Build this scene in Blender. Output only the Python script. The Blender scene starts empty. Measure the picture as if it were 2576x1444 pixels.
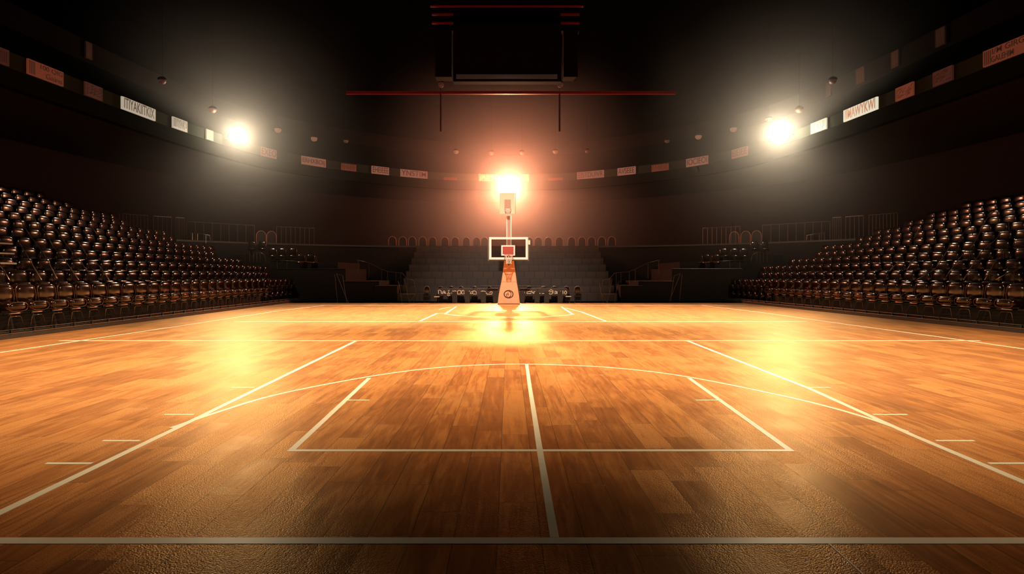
import bpy, bmesh, math, random
from mathutils import Vector, Matrix
PI = math.pi
random.seed(4)
scene = bpy.context.scene
COL = scene.collection
F, H, PX0, PY0 = 1500.0, 1.6, 1280.0, 690.0     # focal length in pixels, eye height, image of the vanishing point


def at(px, py, Y):
    return Vector(((px - PX0) * Y / F, Y, H + (PY0 - py) * Y / F))


def ground(px, py):
    Y = F * H / (py - PY0)
    return Vector(((px - PX0) * Y / F, Y, 0))


# ------------------------------------------------------------------ materials
def mat(name, col, rough=.5, metal=0., emit=None, estr=1., spec=.5, coat=0.):
    m = bpy.data.materials.new(name)
    m.use_nodes = True
    b = m.node_tree.nodes['Principled BSDF']
    b.inputs['Base Color'].default_value = (*col, 1)
    b.inputs['Roughness'].default_value = rough
    b.inputs['Metallic'].default_value = metal
    b.inputs['Specular IOR Level'].default_value = spec
    b.inputs['Coat Weight'].default_value = coat
    if emit:
        b.inputs['Emission Color'].default_value = (*emit, 1)
        b.inputs['Emission Strength'].default_value = estr
    return m


def noisy(m, scale=6., amount=.35, bump=0., bscale=None, detail=4):
    """uneven tone and a little relief, in object space"""
    nt = m.node_tree
    b = nt.nodes['Principled BSDF']
    tc = nt.nodes.new('ShaderNodeTexCoord')
    n = nt.nodes.new('ShaderNodeTexNoise')
    n.inputs['Scale'].default_value = scale
    n.inputs['Detail'].default_value = detail
    nt.links.new(tc.outputs['Object'], n.inputs['Vector'])
    r = nt.nodes.new('ShaderNodeMapRange')
    r.inputs['To Min'].default_value = 1 - amount
    r.inputs['To Max'].default_value = 1 + amount
    nt.links.new(n.outputs['Fac'], r.inputs['Value'])
    mx = nt.nodes.new('ShaderNodeMix')
    mx.data_type = 'RGBA'
    mx.blend_type = 'MULTIPLY'
    mx.inputs['Factor'].default_value = 1
    mx.inputs[6].default_value = b.inputs['Base Color'].default_value[:]
    nt.links.new(r.outputs['Result'], mx.inputs[7])
    nt.links.new(mx.outputs[2], b.inputs['Base Color'])
    if bump:
        n2 = nt.nodes.new('ShaderNodeTexNoise')
        n2.inputs['Scale'].default_value = bscale or scale * 3
        nt.links.new(tc.outputs['Object'], n2.inputs['Vector'])
        bp = nt.nodes.new('ShaderNodeBump')
        bp.inputs['Strength'].default_value = bump
        bp.inputs['Distance'].default_value = .02
        nt.links.new(n2.outputs['Fac'], bp.inputs['Height'])
        nt.links.new(bp.outputs['Normal'], b.inputs['Normal'])
    return m


def wood_floor():
    m = bpy.data.materials.new('varnished_planks')
    m.use_nodes = True
    nt = m.node_tree
    N, L = nt.nodes, nt.links
    b = N['Principled BSDF']

    def math_(op, a, c=None, clamp=False):
        n = N.new('ShaderNodeMath')
        n.operation = op
        n.use_clamp = clamp
        for i, v in enumerate((a, c)):
            if v is None:
                continue
            if isinstance(v, (int, float)):
                n.inputs[i].default_value = v
            else:
                L.new(v, n.inputs[i])
        return n.outputs[0]
    tc = N.new('ShaderNodeTexCoord')
    sp = N.new('ShaderNodeSeparateXYZ')
    L.new(tc.outputs['Object'], sp.inputs[0])
    X, Y = sp.outputs['X'], sp.outputs['Y']
    PW = .265
    xs = math_('DIVIDE', math_('ADD', X, .07), PW)
    i = math_('FLOOR', xs)
    wn = N.new('ShaderNodeTexWhiteNoise')
    wn.noise_dimensions = '1D'
    L.new(i, wn.inputs['W'])
    ys = math_('ADD', math_('DIVIDE', Y, 1.35), math_('MULTIPLY', wn.outputs['Value'], 9.))
    # joints at uneven spacing
    wob = math_('MULTIPLY', math_('SINE', math_('MULTIPLY', ys, 2.1)), .35)
    ys = math_('ADD', ys, wob)
    j = math_('FLOOR', ys)
    cv = N.new('ShaderNodeCombineXYZ')
    L.new(i, cv.inputs[0])
    L.new(j, cv.inputs[1])
    wc = N.new('ShaderNodeTexWhiteNoise')
    wc.noise_dimensions = '2D'
    L.new(cv.outputs[0], wc.inputs['Vector'])
    cell = wc.outputs['Value']
    fx = math_('FRACT', xs)
    fy = math_('FRACT', ys)
    dx = math_('MULTIPLY', math_('MINIMUM', fx, math_('SUBTRACT', 1., fx)), PW)
    dy = math_('MULTIPLY', math_('MINIMUM', fy, math_('SUBTRACT', 1., fy)), 1.35)
    d = math_('MINIMUM', dx, dy)
    seam = N.new('ShaderNodeMapRange')
    seam.interpolation_type = 'SMOOTHSTEP'
    seam.inputs['From Min'].default_value = .0008
    seam.inputs['From Max'].default_value = .0045
    L.new(d, seam.inputs['Value'])
    # grain stretched along each plank, shifted from plank to plank
    mp = N.new('ShaderNodeCombineXYZ')
    L.new(math_('ADD', math_('MULTIPLY', X, 14.), math_('MULTIPLY', cell, 40.)), mp.inputs[0])
    L.new(math_('MULTIPLY', Y, 1.3), mp.inputs[1])
    L.new(math_('MULTIPLY', cell, 17.), mp.inputs[2])
    g = N.new('ShaderNodeTexNoise')
    g.inputs['Scale'].default_value = 1.
    g.inputs['Detail'].default_value = 7
    g.inputs['Roughness'].default_value = .62
    g.inputs['Distortion'].default_value = .7
    L.new(mp.outputs[0], g.inputs['Vector'])
    big = N.new('ShaderNodeTexNoise')
    big.inputs['Scale'].default_value = .9
    big.inputs['Detail'].default_value = 4
    L.new(tc.outputs['Object'], big.inputs['Vector'])
    t = math_('ADD', math_('ADD', math_('MULTIPLY', cell, .30), math_('MULTIPLY', g.outputs['Fac'], .95)),
              math_('MULTIPLY', big.outputs['Fac'], .50))
    cr = N.new('ShaderNodeValToRGB')
    cr.color_ramp.elements[0].position = .45
    cr.color_ramp.elements[0].color = (.12, .028, .006, 1)
    cr.color_ramp.elements[1].position = 1.15
    cr.color_ramp.elements[1].color = (.50, .185, .044, 1)
    e = cr.color_ramp.elements.new(.8)
    e.color = (.31, .092, .020, 1)
    L.new(t, cr.inputs[0])
    mx = N.new('ShaderNodeMix')
    mx.data_type = 'RGBA'
    mx.inputs[6].default_value = (.02, .006, .002, 1)
    L.new(seam.outputs[0], mx.inputs['Factor'])
    L.new(cr.outputs[0], mx.inputs[7])
    L.new(mx.outputs[2], b.inputs['Base Color'])
    # varnish: finely pebbled, in patches
    vo = N.new('ShaderNodeTexVoronoi')
    vo.feature = 'F1'
    vo.inputs['Scale'].default_value = 95
    L.new(tc.outputs['Object'], vo.inputs['Vector'])
    pm = N.new('ShaderNodeMapRange')
    pm.inputs['From Min'].default_value = .35
    pm.inputs['From Max'].default_value = .62
    L.new(math_('ADD', math_('MULTIPLY', big.outputs['Fac'], .8), math_('MULTIPLY', cell, .18)), pm.inputs['Value'])
    peb = math_('MULTIPLY', math_('MULTIPLY', vo.outputs['Distance'], -.0030), pm.outputs[0])
    hgt = math_('ADD', math_('ADD', math_('MULTIPLY', seam.outputs[0], .0002), peb),
                math_('MULTIPLY', g.outputs['Fac'], .0016))
    hgt = math_('ADD', hgt, math_('MULTIPLY', cell, .0002))
    bp = N.new('ShaderNodeBump')
    bp.inputs['Strength'].default_value = .8
    bp.inputs['Distance'].default_value = 1.
    L.new(hgt, bp.inputs['Height'])
    L.new(bp.outputs['Normal'], b.inputs['Normal'])
    rr = N.new('ShaderNodeMapRange')
    rr.inputs['To Min'].default_value = .31
    rr.inputs['To Max'].default_value = .42
    L.new(g.outputs['Fac'], rr.inputs['Value'])
    L.new(rr.outputs[0], b.inputs['Roughness'])
    b.inputs['Specular IOR Level'].default_value = 0.
    # amber varnish over the stained boards
    gl_ = N.new('ShaderNodeBsdfGlossy')
    gl_.inputs['Color'].default_value = (1., .74, .44, 1)
    L.new(rr.outputs[0], gl_.inputs['Roughness'])
    L.new(bp.outputs['Normal'], gl_.inputs['Normal'])
    fr = N.new('ShaderNodeFresnel')
    fr.inputs['IOR'].default_value = 1.30
    L.new(bp.outputs['Normal'], fr.inputs['Normal'])
    ms = N.new('ShaderNodeMixShader')
    L.new(fr.outputs[0], ms.inputs[0])
    L.new(b.outputs[0], ms.inputs[1])
    L.new(gl_.outputs[0], ms.inputs[2])
    L.new(ms.outputs[0], N['Material Output'].inputs[0])
    return m


def block_wall():
    m = mat('dark_block', (.05, .034, .028), .7)
    nt = m.node_tree
    b = nt.nodes['Principled BSDF']
    tc = nt.nodes.new('ShaderNodeTexCoord')
    mp = nt.nodes.new('ShaderNodeMapping')
    mp.inputs['Rotation'].default_value = (PI / 2, 0, 0)
    nt.links.new(tc.outputs['Object'], mp.inputs[0])
    br = nt.nodes.new('ShaderNodeTexBrick')
    br.inputs['Scale'].default_value = 1
    br.inputs['Brick Width'].default_value = .66
    br.inputs['Row Height'].default_value = .45
    br.inputs['Mortar Size'].default_value = .03
    br.inputs['Color1'].default_value = (.038, .019, .014, 1)
    br.inputs['Color2'].default_value = (.026, .014, .011, 1)
    br.inputs['Mortar'].default_value = (.007, .004, .0035, 1)
    nt.links.new(mp.outputs[0], br.inputs['Vector'])
    nt.links.new(br.outputs['Color'], b.inputs['Base Color'])
    return m


M = {
    'floor': wood_floor(),
    'paint': noisy(mat('court_paint', (.80, .80, .70), .42), 9, .10),
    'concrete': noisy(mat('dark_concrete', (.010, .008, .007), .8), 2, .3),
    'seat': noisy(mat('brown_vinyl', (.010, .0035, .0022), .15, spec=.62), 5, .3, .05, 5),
    'rim_light': mat('copper_rim_light', (.20, .11, .065), .3, .7),  # pale tone standing in for rim light on front seat outlines
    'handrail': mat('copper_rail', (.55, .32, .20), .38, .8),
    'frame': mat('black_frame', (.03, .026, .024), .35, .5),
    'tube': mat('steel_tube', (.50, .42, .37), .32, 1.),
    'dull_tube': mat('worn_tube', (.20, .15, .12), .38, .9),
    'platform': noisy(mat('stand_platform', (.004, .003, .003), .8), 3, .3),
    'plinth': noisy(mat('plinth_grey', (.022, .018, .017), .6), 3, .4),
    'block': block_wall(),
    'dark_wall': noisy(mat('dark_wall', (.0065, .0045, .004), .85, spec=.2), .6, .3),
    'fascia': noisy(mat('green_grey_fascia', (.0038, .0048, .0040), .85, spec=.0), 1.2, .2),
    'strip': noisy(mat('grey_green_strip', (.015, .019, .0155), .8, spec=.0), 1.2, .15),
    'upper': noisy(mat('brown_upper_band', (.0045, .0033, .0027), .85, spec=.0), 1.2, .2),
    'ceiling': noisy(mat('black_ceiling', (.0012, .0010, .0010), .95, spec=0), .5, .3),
    'truss': mat('red_truss', (.05, .005, .004), .5),
    'red_led': mat('red_led', (.1, .004, .004), .5, emit=(1, .06, .05), estr=.011),
    'grey_led': mat('grey_led', (.05, .05, .05), .5, emit=(1., .82, .8), estr=.009),
    'pad': noisy(mat('orange_pad', (.80, .38, .21), .5), 3, .08),
    'pad_dark': mat('pad_seam', (.25, .06, .03), .6),
    'maroon': mat('maroon_foot', (.20, .018, .012), .5),
    'white': mat('white_steel', (.86, .80, .76), .35),
    'red': mat('red_pad', (.36, .04, .02), .5),
    'net': mat('white_net', (.85, .78, .70), .7),
    'rim': mat('rim_orange', (.75, .22, .08), .35),
    'arch_rim': mat('arch_rim_paint', (.42, .15, .07), .45),
    'ink': mat('dark_ink', (.03, .008, .006), .6),
    'cream_board': mat('cream_board', (.80, .62, .42), .5),
    'tan': mat('tan_inset', (.50, .26, .16), .5),
    'rust_panel': noisy(mat('rust_panel', (.30, .085, .05), .6), 3, .25),
    'pink_panel': noisy(mat('pink_panel', (.42, .20, .14), .6), 3, .2),
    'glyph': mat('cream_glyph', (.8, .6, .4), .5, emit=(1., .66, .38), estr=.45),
    'housing': mat('lamp_housing', (.003, .0025, .0025), .8, 0, spec=.1),
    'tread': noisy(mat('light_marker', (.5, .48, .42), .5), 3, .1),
}


def lit(name, col, s):
    return mat(name, tuple(.03 * c for c in col), .5, emit=col, estr=s, spec=.05)


M['lit_cream'] = lit('lit_cream_sign', (1., .84, .62), .40)
M['lit_white'] = lit('lit_white_sign', (1., .90, .66), .75)
M['lit_yellow'] = lit('lit_yellow_sign', (1., .62, .22), .6)
M['lit_rose'] = lit('lit_rose_sign', (1., .40, .25), .20)
M['lit_rust'] = lit('lit_rust_sign', (1., .22, .10), .11)
M['lit_rust2'] = lit('lit_dim_rust_sign', (1., .30, .20), .030)
M['lit_upper'] = lit('lit_upper_sign', (1., .45, .30), .005)
M['lens'] = mat('lamp_lens', (1, 1, 1), .3, emit=(1., .86, .6), estr=25)
M['lens_orange'] = mat('lamp_lens_orange', (1, 1, 1), .3, emit=(1., .62, .30), estr=25)
M['bulb'] = mat('small_bulb', (.03, .02, .01), .6, emit=(1., .40, .24), estr=.16)
M['bulb_dim'] = mat('small_dim_bulb', (.02, .01, .01), .6, emit=(1., .30, .22), estr=.035)
# clear board
gm = bpy.data.materials.new('clear_board')
gm.use_nodes = True
_n, _l = gm.node_tree.nodes, gm.node_tree.links
_n.clear()
_o = _n.new('ShaderNodeOutputMaterial')
_t = _n.new('ShaderNodeBsdfTransparent')
_t.inputs[0].default_value = (.72, .68, .66, 1)
_g = _n.new('ShaderNodeBsdfGlossy')
_g.inputs['Roughness'].default_value = .05
_x = _n.new('ShaderNodeMixShader')
_x.inputs[0].default_value = .06
_l.new(_t.outputs[0], _x.inputs[1])
_l.new(_g.outputs[0], _x.inputs[2])
_l.new(_x.outputs[0], _o.inputs[0])
M['glass'] = gm


# ------------------------------------------------------------------ mesh helpers
class MB:
    def __init__(s):
        s.bm = bmesh.new()

    def box(s, c, d, rz=0., bev=0.):
        g = bmesh.ops.create_cube(s.bm, size=1)
        vs = g['verts']
        bmesh.ops.scale(s.bm, vec=d, verts=vs)
        if bev:
            es = list({e for v in vs for e in v.link_edges})
            r = bmesh.ops.bevel(s.bm, geom=es, offset=bev, segments=2, affect='EDGES', profile=.5)
            vs = list({v for f in r['faces'] for v in f.verts} | {v for v in vs if v.is_valid})
        if rz:
            bmesh.ops.rotate(s.bm, cent=(0, 0, 0), matrix=Matrix.Rotation(rz, 3, 'Z'), verts=vs)
        bmesh.ops.translate(s.bm, vec=c, verts=vs)
        return s

    def span(s, a, b, bev=0.):
        a, b = Vector(a), Vector(b)
        return s.box((a + b) / 2, (abs(b.x - a.x), abs(b.y - a.y), abs(b.z - a.z)), 0, bev)

    def tube(s, pts, r, n=6, closed=False):
        pts = [Vector(p) for p in pts]
        if closed:
            pts = pts + [pts[0]]
        rings = []
        for k, p in enumerate(pts):
            if closed and k in (0, len(pts) - 1):
                d = pts[1] - pts[-2]
            else:
                d = pts[min(k + 1, len(pts) - 1)] - pts[max(k - 1, 0)]
            if d.length < 1e-9:
                d = Vector((0, 0, 1))
            d.normalize()
            up = Vector((0, 0, 1)) if abs(d.z) < .9 else Vector((0, 1, 0))
            u = d.cross(up).normalized()
            w = d.cross(u)
            rings.append([s.bm.verts.new(p + r * (math.cos(2 * PI * q / n) * u + math.sin(2 * PI * q / n) * w)) for q in range(n)])
        for a, b in zip(rings, rings[1:]):
            for q in range(n):
                s.bm.faces.new((a[q], a[(q + 1) % n], b[(q + 1) % n], b[q]))
        if not closed:
            s.bm.faces.new(rings[0][::-1])
            s.bm.faces.new(rings[-1])
        return s

    def pillow(s, c, a, e1=.5, e2=.5, nu=20, nv=11, lean=0.):
        """super-ellipsoid: a rounded, stuffed block"""
        def sp(v, e):
            return math.copysign(abs(v) ** e, v)
        rows = []
        for iv in range(1, nv):
            ph = -PI / 2 + PI * iv / nv
            row = []
            for iu in range(nu):
                th = 2 * PI * iu / nu
                z = a[2] * sp(math.sin(ph), e1)
                x = a[0] * sp(math.cos(ph), e1) * sp(math.cos(th), e2)
                y = a[1] * sp(math.cos(ph), e1) * sp(math.sin(th), e2)
                row.append(s.bm.verts.new((c[0] + x, c[1] + y + lean * z, c[2] + z)))
            rows.append(row)
        lo = s.bm.verts.new((c[0], c[1] - lean * a[2], c[2] - a[2]))
        hi = s.bm.verts.new((c[0], c[1] + lean * a[2], c[2] + a[2]))
        for r0, r1 in zip(rows, rows[1:]):
            for q in range(nu):
                s.bm.faces.new((r0[q], r0[(q + 1) % nu], r1[(q + 1) % nu], r1[q]))
        for q in range(nu):
            s.bm.faces.new((lo, rows[0][(q + 1) % nu], rows[0][q]))
            s.bm.faces.new((hi, rows[-1][q], rows[-1][(q + 1) % nu]))
        return s

    def lathe(s, prof, c=(0, 0, 0), n=20, axis='Z'):
        rings = []
        for r, z in prof:
            ring = []
            for q in range(n):
                t = 2 * PI * q / n
                if axis == 'Z':
                    p = (r * math.cos(t), r * math.sin(t), z)
                else:
                    p = (r * math.cos(t), z, r * math.sin(t))
                ring.append(s.bm.verts.new(Vector(p) + Vector(c)))
            rings.append(ring)
        for a, b in zip(rings, rings[1:]):
            for q in range(n):
                s.bm.faces.new((a[q], a[(q + 1) % n], b[(q + 1) % n], b[q]))
        s.bm.faces.new(rings[0][::-1])
        s.bm.faces.new(rings[-1])
        return s

    def sheet(s, low, high, thick):
        """wall between two equal-length 3D polylines, thickened"""
        n = len(low)
        nor = []
        for k in range(n):
            d = (low[min(k + 1, n - 1)] - low[max(k - 1, 0)])
            d.z = 0
            nor.append(Vector((d.y, -d.x, 0)).normalized() * abs(thick))
        V = [[s.bm.verts.new(p) for p in (low[k], high[k], high[k] - nor[k], low[k] - nor[k])] for k in range(n)]
        for a, b in zip(V, V[1:]):
            for q in range(4):
                s.bm.faces.new((a[q], a[(q + 1) % 4], b[(q + 1) % 4], b[q]))
        s.bm.faces.new(V[0][::-1])
        s.bm.faces.new(V[-1])
        return s

    def xform(s, mtx):
        bmesh.ops.transform(s.bm, matrix=mtx, verts=s.bm.verts[:])
        return s

    def build(s, name, m, parent=None, smooth=False, loc=None):
        bmesh.ops.recalc_face_normals(s.bm, faces=s.bm.faces[:])
        me = bpy.data.meshes.new(name)
        s.bm.to_mesh(me)
        s.bm.free()
        me.materials.append(m)
        if smooth:
            for p in me.polygons:
                p.use_smooth = True
        o = bpy.data.objects.new(name, me)
        COL.objects.link(o)
        if parent is not None:
            o.parent = parent
        if loc is not None:
            o.location = loc
        return o


def tag(o, label, cat, group=None, kind=None):
    if label:
        o['label'] = label
    if cat:
        o['category'] = cat
    if group:
        o['group'] = group
    if kind:
        o['kind'] = kind
    return o


def empty(name, loc=(0, 0, 0), rz=0.):
    o = bpy.data.objects.new(name, None)
    o.empty_display_size = .2
    o.location = loc
    o.rotation_euler = (0, 0, rz)
    COL.objects.link(o)
    return o


def struct(o):
    o['kind'] = 'structure'
    return o


def kids(o):
    return CH.get(o, [])


CH = {}


def part(mb, name, m, parent, smooth=False):
    o = mb.build(name, m, parent, smooth)
    CH.setdefault(parent, []).append(o)
    return o


def copy_tree(o, parent=None):
    c = o.copy()
    COL.objects.link(c)
    if parent is not None:
        c.parent = parent
    for ch in CH.get(o, []):
        CH.setdefault(c, []).append(copy_tree(ch, c))
    return c


# ------------------------------------------------------------------ the ring of the arena
def catmull(P, n=12):
    out = []
    Q = [P[0]] + P + [P[-1]]
    for k in range(1, len(Q) - 2):
        p0, p1, p2, p3 = (Vector(q) for q in Q[k - 1:k + 3])
        for j in range(n):
            t = j / n
            out.append(.5 * ((2 * p1) + (-p0 + p2) * t + (2 * p0 - 5 * p1 + 4 * p2 - p3) * t * t + (-p0 + 3 * p1 - 3 * p2 + p3) * t ** 3))
    out.append(Vector(P[-1]))
    return out


half = [(-18.6, 4), (-18.0, 14), (-17.3, 20.8), (-16.9, 25), (-16.55, 28.6), (-15.95, 32.4), (-14.9, 36.3), (-13.3, 39.0), (-10.7, 41.6), (-6.1, 44.8), (-2.3, 45.8)]
ring_pts = half + [(0, 46)] + [(-x * .955, y) for x, y in half[::-1]]
RING = catmull([(x, y, 0) for x, y in ring_pts])


def offset(poly, d):
    """moved outward by d"""
    out = []
    for k, p in enumerate(poly):
        t = poly[min(k + 1, len(poly) - 1)] - poly[max(k - 1, 0)]
        nrm = Vector((-t.y, t.x, 0)).normalized()
        out.append(p + nrm * d)
    return out


def lift(poly, z):
    return [Vector((p.x, p.y, z)) for p in poly]


def ring_at(px, poly=RING):
    for a, b in zip(poly, poly[1:]):
        pa, pb = PX0 + F * a.x / a.y, PX0 + F * b.x / b.y
        if (pa - px) * (pb - px) <= 0 and pa != pb:
            return a.lerp(b, (px - pa) / (pb - pa))
    return (poly[0] if px < 0 else poly[-1]).copy()


# floor, subfloor
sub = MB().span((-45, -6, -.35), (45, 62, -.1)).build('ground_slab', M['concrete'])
struct(sub)
floor = MB().span((-13.4, -4, -.1), (17.2, 33.3, 0)).build('floor', M['floor'])
struct(floor)

LINES = []


def line(pts, w, name='court_line'):
    """painted line on the boards: thin ribbon of paint following floor points; w one width or one per point"""
    pts = [Vector((p[0], p[1], 0)) for p in pts]
    ws = w if isinstance(w, (list, tuple)) else [w] * len(pts)
    bm = bmesh.new()
    z = .0020 + .0003 * len(LINES) / 10
    L_, R_ = [], []
    for k, p in enumerate(pts):
        a = (p - pts[k - 1]).normalized() if k else None
        b = (pts[k + 1] - p).normalized() if k < len(pts) - 1 else None
        d = ((a or b) + (b or a)).normalized()
        nrm = Vector((-d.y, d.x, 0))
        sc = 1 / max(.5, nrm.dot(Vector((-(b or a).y, (b or a).x, 0))))
        L_.append(p + nrm * ws[k] / 2 * sc)
        R_.append(p - nrm * ws[k] / 2 * sc)
    V = []
    for l, r in zip(L_, R_):
        V.append([bm.verts.new((q.x, q.y, zz)) for q, zz in ((l, 0.0002), (l, z), (r, z), (r, .0002))])
    for a, b in zip(V, V[1:]):
        for q in range(4):
            bm.faces.new((a[q], a[(q + 1) % 4], b[(q + 1) % 4], b[q]))
    bm.faces.new(V[0])
    bm.faces.new(V[-1][::-1])
    mb = MB()
    mb.bm.free()
    mb.bm = bm
    o = part(mb, name, M['paint'], floor)
    LINES.append(o)
    return o


def gl(*pp):
    return [ground(x, y) for x, y in pp]


line([(-10.5, 3.58), (10.95, 3.58)], .083)                                              # near baseline
line(gl((-120, 1347.6), (0, 1290), (430, 1084), (895, 858)), [.075, .075, .07, .075])
line(gl((2700, 1265), (2576, 1213), (2300, 1097), (2035, 977), (1728, 857)), [.075, .075, .07, .07, .075])
arc = catmull([(x, y, 0) for x, y in [(430, 1077), (560, 1033), (700, 992), (925, 948), (1100, 925), (1230, 917.5), (1310, 916), (1400, 918), (1550, 926), (1735, 949), (2000, 1003), (2160, 1045), (2282, 1086)]], 5)
line([ground(p.x, p.y) for p in arc], .06, 'arc_line')
line(gl((150, 857), (2465, 857)), .10, 'halfway_line')
line(gl((590, 809), (2030, 809)), .10)
line(gl((929, 951), (733, 1133.5), (1988, 1133.5), (1733, 951)), .062, 'lane_line')
line(gl((1325, 917), (1333, 975), (1345, 1050), (1358, 1133), (1376, 1240), (1395, 1352)), .055, 'centre_line')
for a, b in [((582, 975), (640, 975)), ((413, 1043), (488, 1043)), ((258, 1109), (352, 1109)), ((115, 1166), (232, 1166)),
             ((2027, 975), (2089, 975)), ((2196, 1043), (2283, 1043)), ((2354, 1109), (2452, 1109)), ((2487, 1166), (2600, 1166)),
             ((873, 1007), (929, 1007)), ((1750, 1007), (1812, 1007))]:
    line(gl(a, b), .045, 'tick_line')
line([Vector((-10.45, 3.58, 0))] + gl((-150, 910), (0, 887), (210, 856), (500, 813), (700, 782), (815, 768.5)), .07, 'side_line')
line([Vector((10.9, 3.58, 0))] + gl((2720, 897), (2576, 878), (2410, 854), (2130, 816), (1900, 784), (1765, 768.5)), .07, 'side_line')
line(gl((690, 767.5), (1880, 767.5)), .15)
line(gl((1148, 771), (1120, 789.5)), .10, 'lane_line')
line(gl((1412, 771.5), (1441, 791)), .10, 'lane_line')
a2 = catmull([(x, y, 0) for x, y in [(1120, 790), (1160, 794.5), (1215, 797.5), (1285, 798.5), (1350, 797.5), (1400, 795), (1443, 791)]], 5)
line([ground(p.x, p.y) for p in a2], .12, 'arc_line')
line(gl((1120, 788.2), (1100, 788.2), (1056, 808)), .10)
line(gl((1424, 775), (1463, 785), (1524, 808)), .10)
line(gl((1105, 778), (1135, 772)), .06)
line(gl((2086, 1369), (2125, 1403), (2172, 1446)), .008)

# plinth edges, wood apron end
# ring structures
O0, O1 = offset(RING, 0), offset(RING, .35)
struct(MB().sheet(lift(RING, 8.10), lift(RING, 8.74), -.35).build('trim_1', M['fascia']))
struct(MB().sheet(lift(offset(RING, -.05), 8.74), lift(offset(RING, -.05), 9.30), -.40).build('trim_2', M['strip']))
up = offset(RING, 2.5)
struct(MB().sheet(lift(RING, 9.30), lift(up, 11.25), -.35).build('trim_3', M['fascia']))
struct(MB().sheet(lift(up, 11.25), lift(up, 12.25), -.35).build('trim_4', M['upper']))
struct(MB().sheet(lift(up, 12.25), lift(offset(RING, 5.), 15.9), -.3).build('trim_5', M['ceiling']))
outer = offset(RING, 7.2)
struct(MB().sheet(lift(offset(RING, .3), 8.16), lift(outer, 8.02), -.01).build('trim_6', M['dark_wall']))
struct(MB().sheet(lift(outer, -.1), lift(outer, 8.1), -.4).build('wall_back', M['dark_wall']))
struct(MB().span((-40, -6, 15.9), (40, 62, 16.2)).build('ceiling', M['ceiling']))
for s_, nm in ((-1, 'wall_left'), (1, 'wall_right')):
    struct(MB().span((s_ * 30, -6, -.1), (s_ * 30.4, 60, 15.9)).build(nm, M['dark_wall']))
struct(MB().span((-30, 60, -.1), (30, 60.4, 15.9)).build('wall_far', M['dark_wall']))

# ledge of the upper concourse
lh = [(-25, 14), (-24.6, 22), (-23.6, 28), (-21.6, 33), (-18.6, 36.6), (-15.5, 39.5), (-12, 41.8), (-8, 43.2), (-3, 43.8)]
LEDGE = catmull([(x, y, 0) for x, y in lh + [(0, 43.9)] + [(-x * .98, y) for x, y in lh[::-1]]], 6)
LZ = 3.62
struct(MB().sheet(lift(LEDGE, -.1), lift(LEDGE, LZ), -.3).build('wall_concourse', M['dark_wall']))
struct(MB().sheet(lift(LEDGE, LZ), lift(offset(LEDGE, 4.), LZ + .02), -.01).build('floor_concourse', M['dark_wall']))
struct(MB().sheet(lift(offset(LEDGE, -.04), LZ - .06), lift(offset(LEDGE, -.04), LZ + .05), -.12).build('trim_7', M['plinth']))

# ------------------------------------------------------------------ stepped stands with seats
NROW = 12
PITCH, RISE, T0 = .85, .38, .15
S_W = .70


def seat_proto(name, front):
    """faces -y (towards the court), row runs along x, origin on the tread"""
    r = empty(name)
    part(MB().pillow((0, .02, .93), (.352, .16, .27), .62, .5, 24, 13, -.03), 'backrest', M['seat'], r, True)
    if front:
        part(MB().pillow((0, -.24, .63), (.325, .27, .125), .6, .42, 22, 9), 'seat_cushion', M['seat'], r, True)
    else:
        part(MB().pillow((0, -.16, .66), (.30, .075, .19), .5, .42, 18, 8, -.35), 'seat_cushion', M['seat'], r, True)
    part(MB().box((0, -.12, .50), (.50, .30, .05)).box((0, .16, .62), (.42, .04, .5)), 'seat_frame', M['frame'], r)
    if front:  # thin outline tubes imitate rim light along backrest and cushion edges
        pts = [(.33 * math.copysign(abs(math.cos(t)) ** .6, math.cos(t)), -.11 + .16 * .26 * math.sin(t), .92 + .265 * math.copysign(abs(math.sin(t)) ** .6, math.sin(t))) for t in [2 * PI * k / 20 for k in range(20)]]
        part(MB().tube(pts, .008, 5, True), 'rim_light', M['rim_light'], r, True)
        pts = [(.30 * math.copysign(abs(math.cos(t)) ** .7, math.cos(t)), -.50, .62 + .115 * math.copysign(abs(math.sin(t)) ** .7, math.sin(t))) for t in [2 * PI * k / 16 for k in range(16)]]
        part(MB().tube(pts, .007, 5, True), 'cushion_rim_light', M['rim_light'], r, True)
        part(MB().pillow((0, -.40, .455), (.20, .03, .022), .6, .6, 12, 6), 'front_bar', M['tube'], r, True)
        for s in (-1, 1):
            part(MB().tube([(0, -.42, .375), (s * .14, -.42, .375), (s * .18, -.42, .345), (s * .27, -.44, 0.0)], .009, 6), 'leg', M['dull_tube'], r, True)
    else:
        for s in (-1, 1):
            part(MB().tube([(s * .24, -.1, .5), (s * .26, -.12, 0.0)], .016, 5), 'leg', M['frame'], r)
    return r


P_front = seat_proto('stand_seat', True)
P_row = seat_proto('stand_seat', False)
ORD = ['first', 'second', 'third', 'fourth', 'fifth', 'sixth', 'seventh', 'eighth', 'ninth', 'tenth', 'eleventh', 'twelfth', 'thirteenth',
       'fourteenth', 'fifteenth', 'sixteenth', 'seventeenth', 'eighteenth', 'nineteenth', 'twentieth']


class Stand:
    def __init__(s, side, x0, y0, skew, ends):
        s.side, s.x0, s.y0, s.skew, s.ends = side, x0, y0, skew, ends
        # local x along the row (towards the far end), local y away from the court
        a = math.atan(skew)
        d = Vector((side * -1 * math.sin(a), math.cos(a), 0))      # direction of the row going away
        if side < 0:
            d = Vector((0, 1, 0)) if not skew else d
        s.d = d
        s.o = Vector((side, 0, 0)) if not skew else Vector((d.y * side, -d.x * side, 0))
        s.base = Vector((side * x0, y0, 0))
        s.rz = math.atan2(s.o.y, s.o.x) - PI / 2                    # rotates +y onto outward

    def pt(s, t, v, z=0.):
        p = s.base + s.d * t + s.o * v
        p.z = z
        return p


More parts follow.
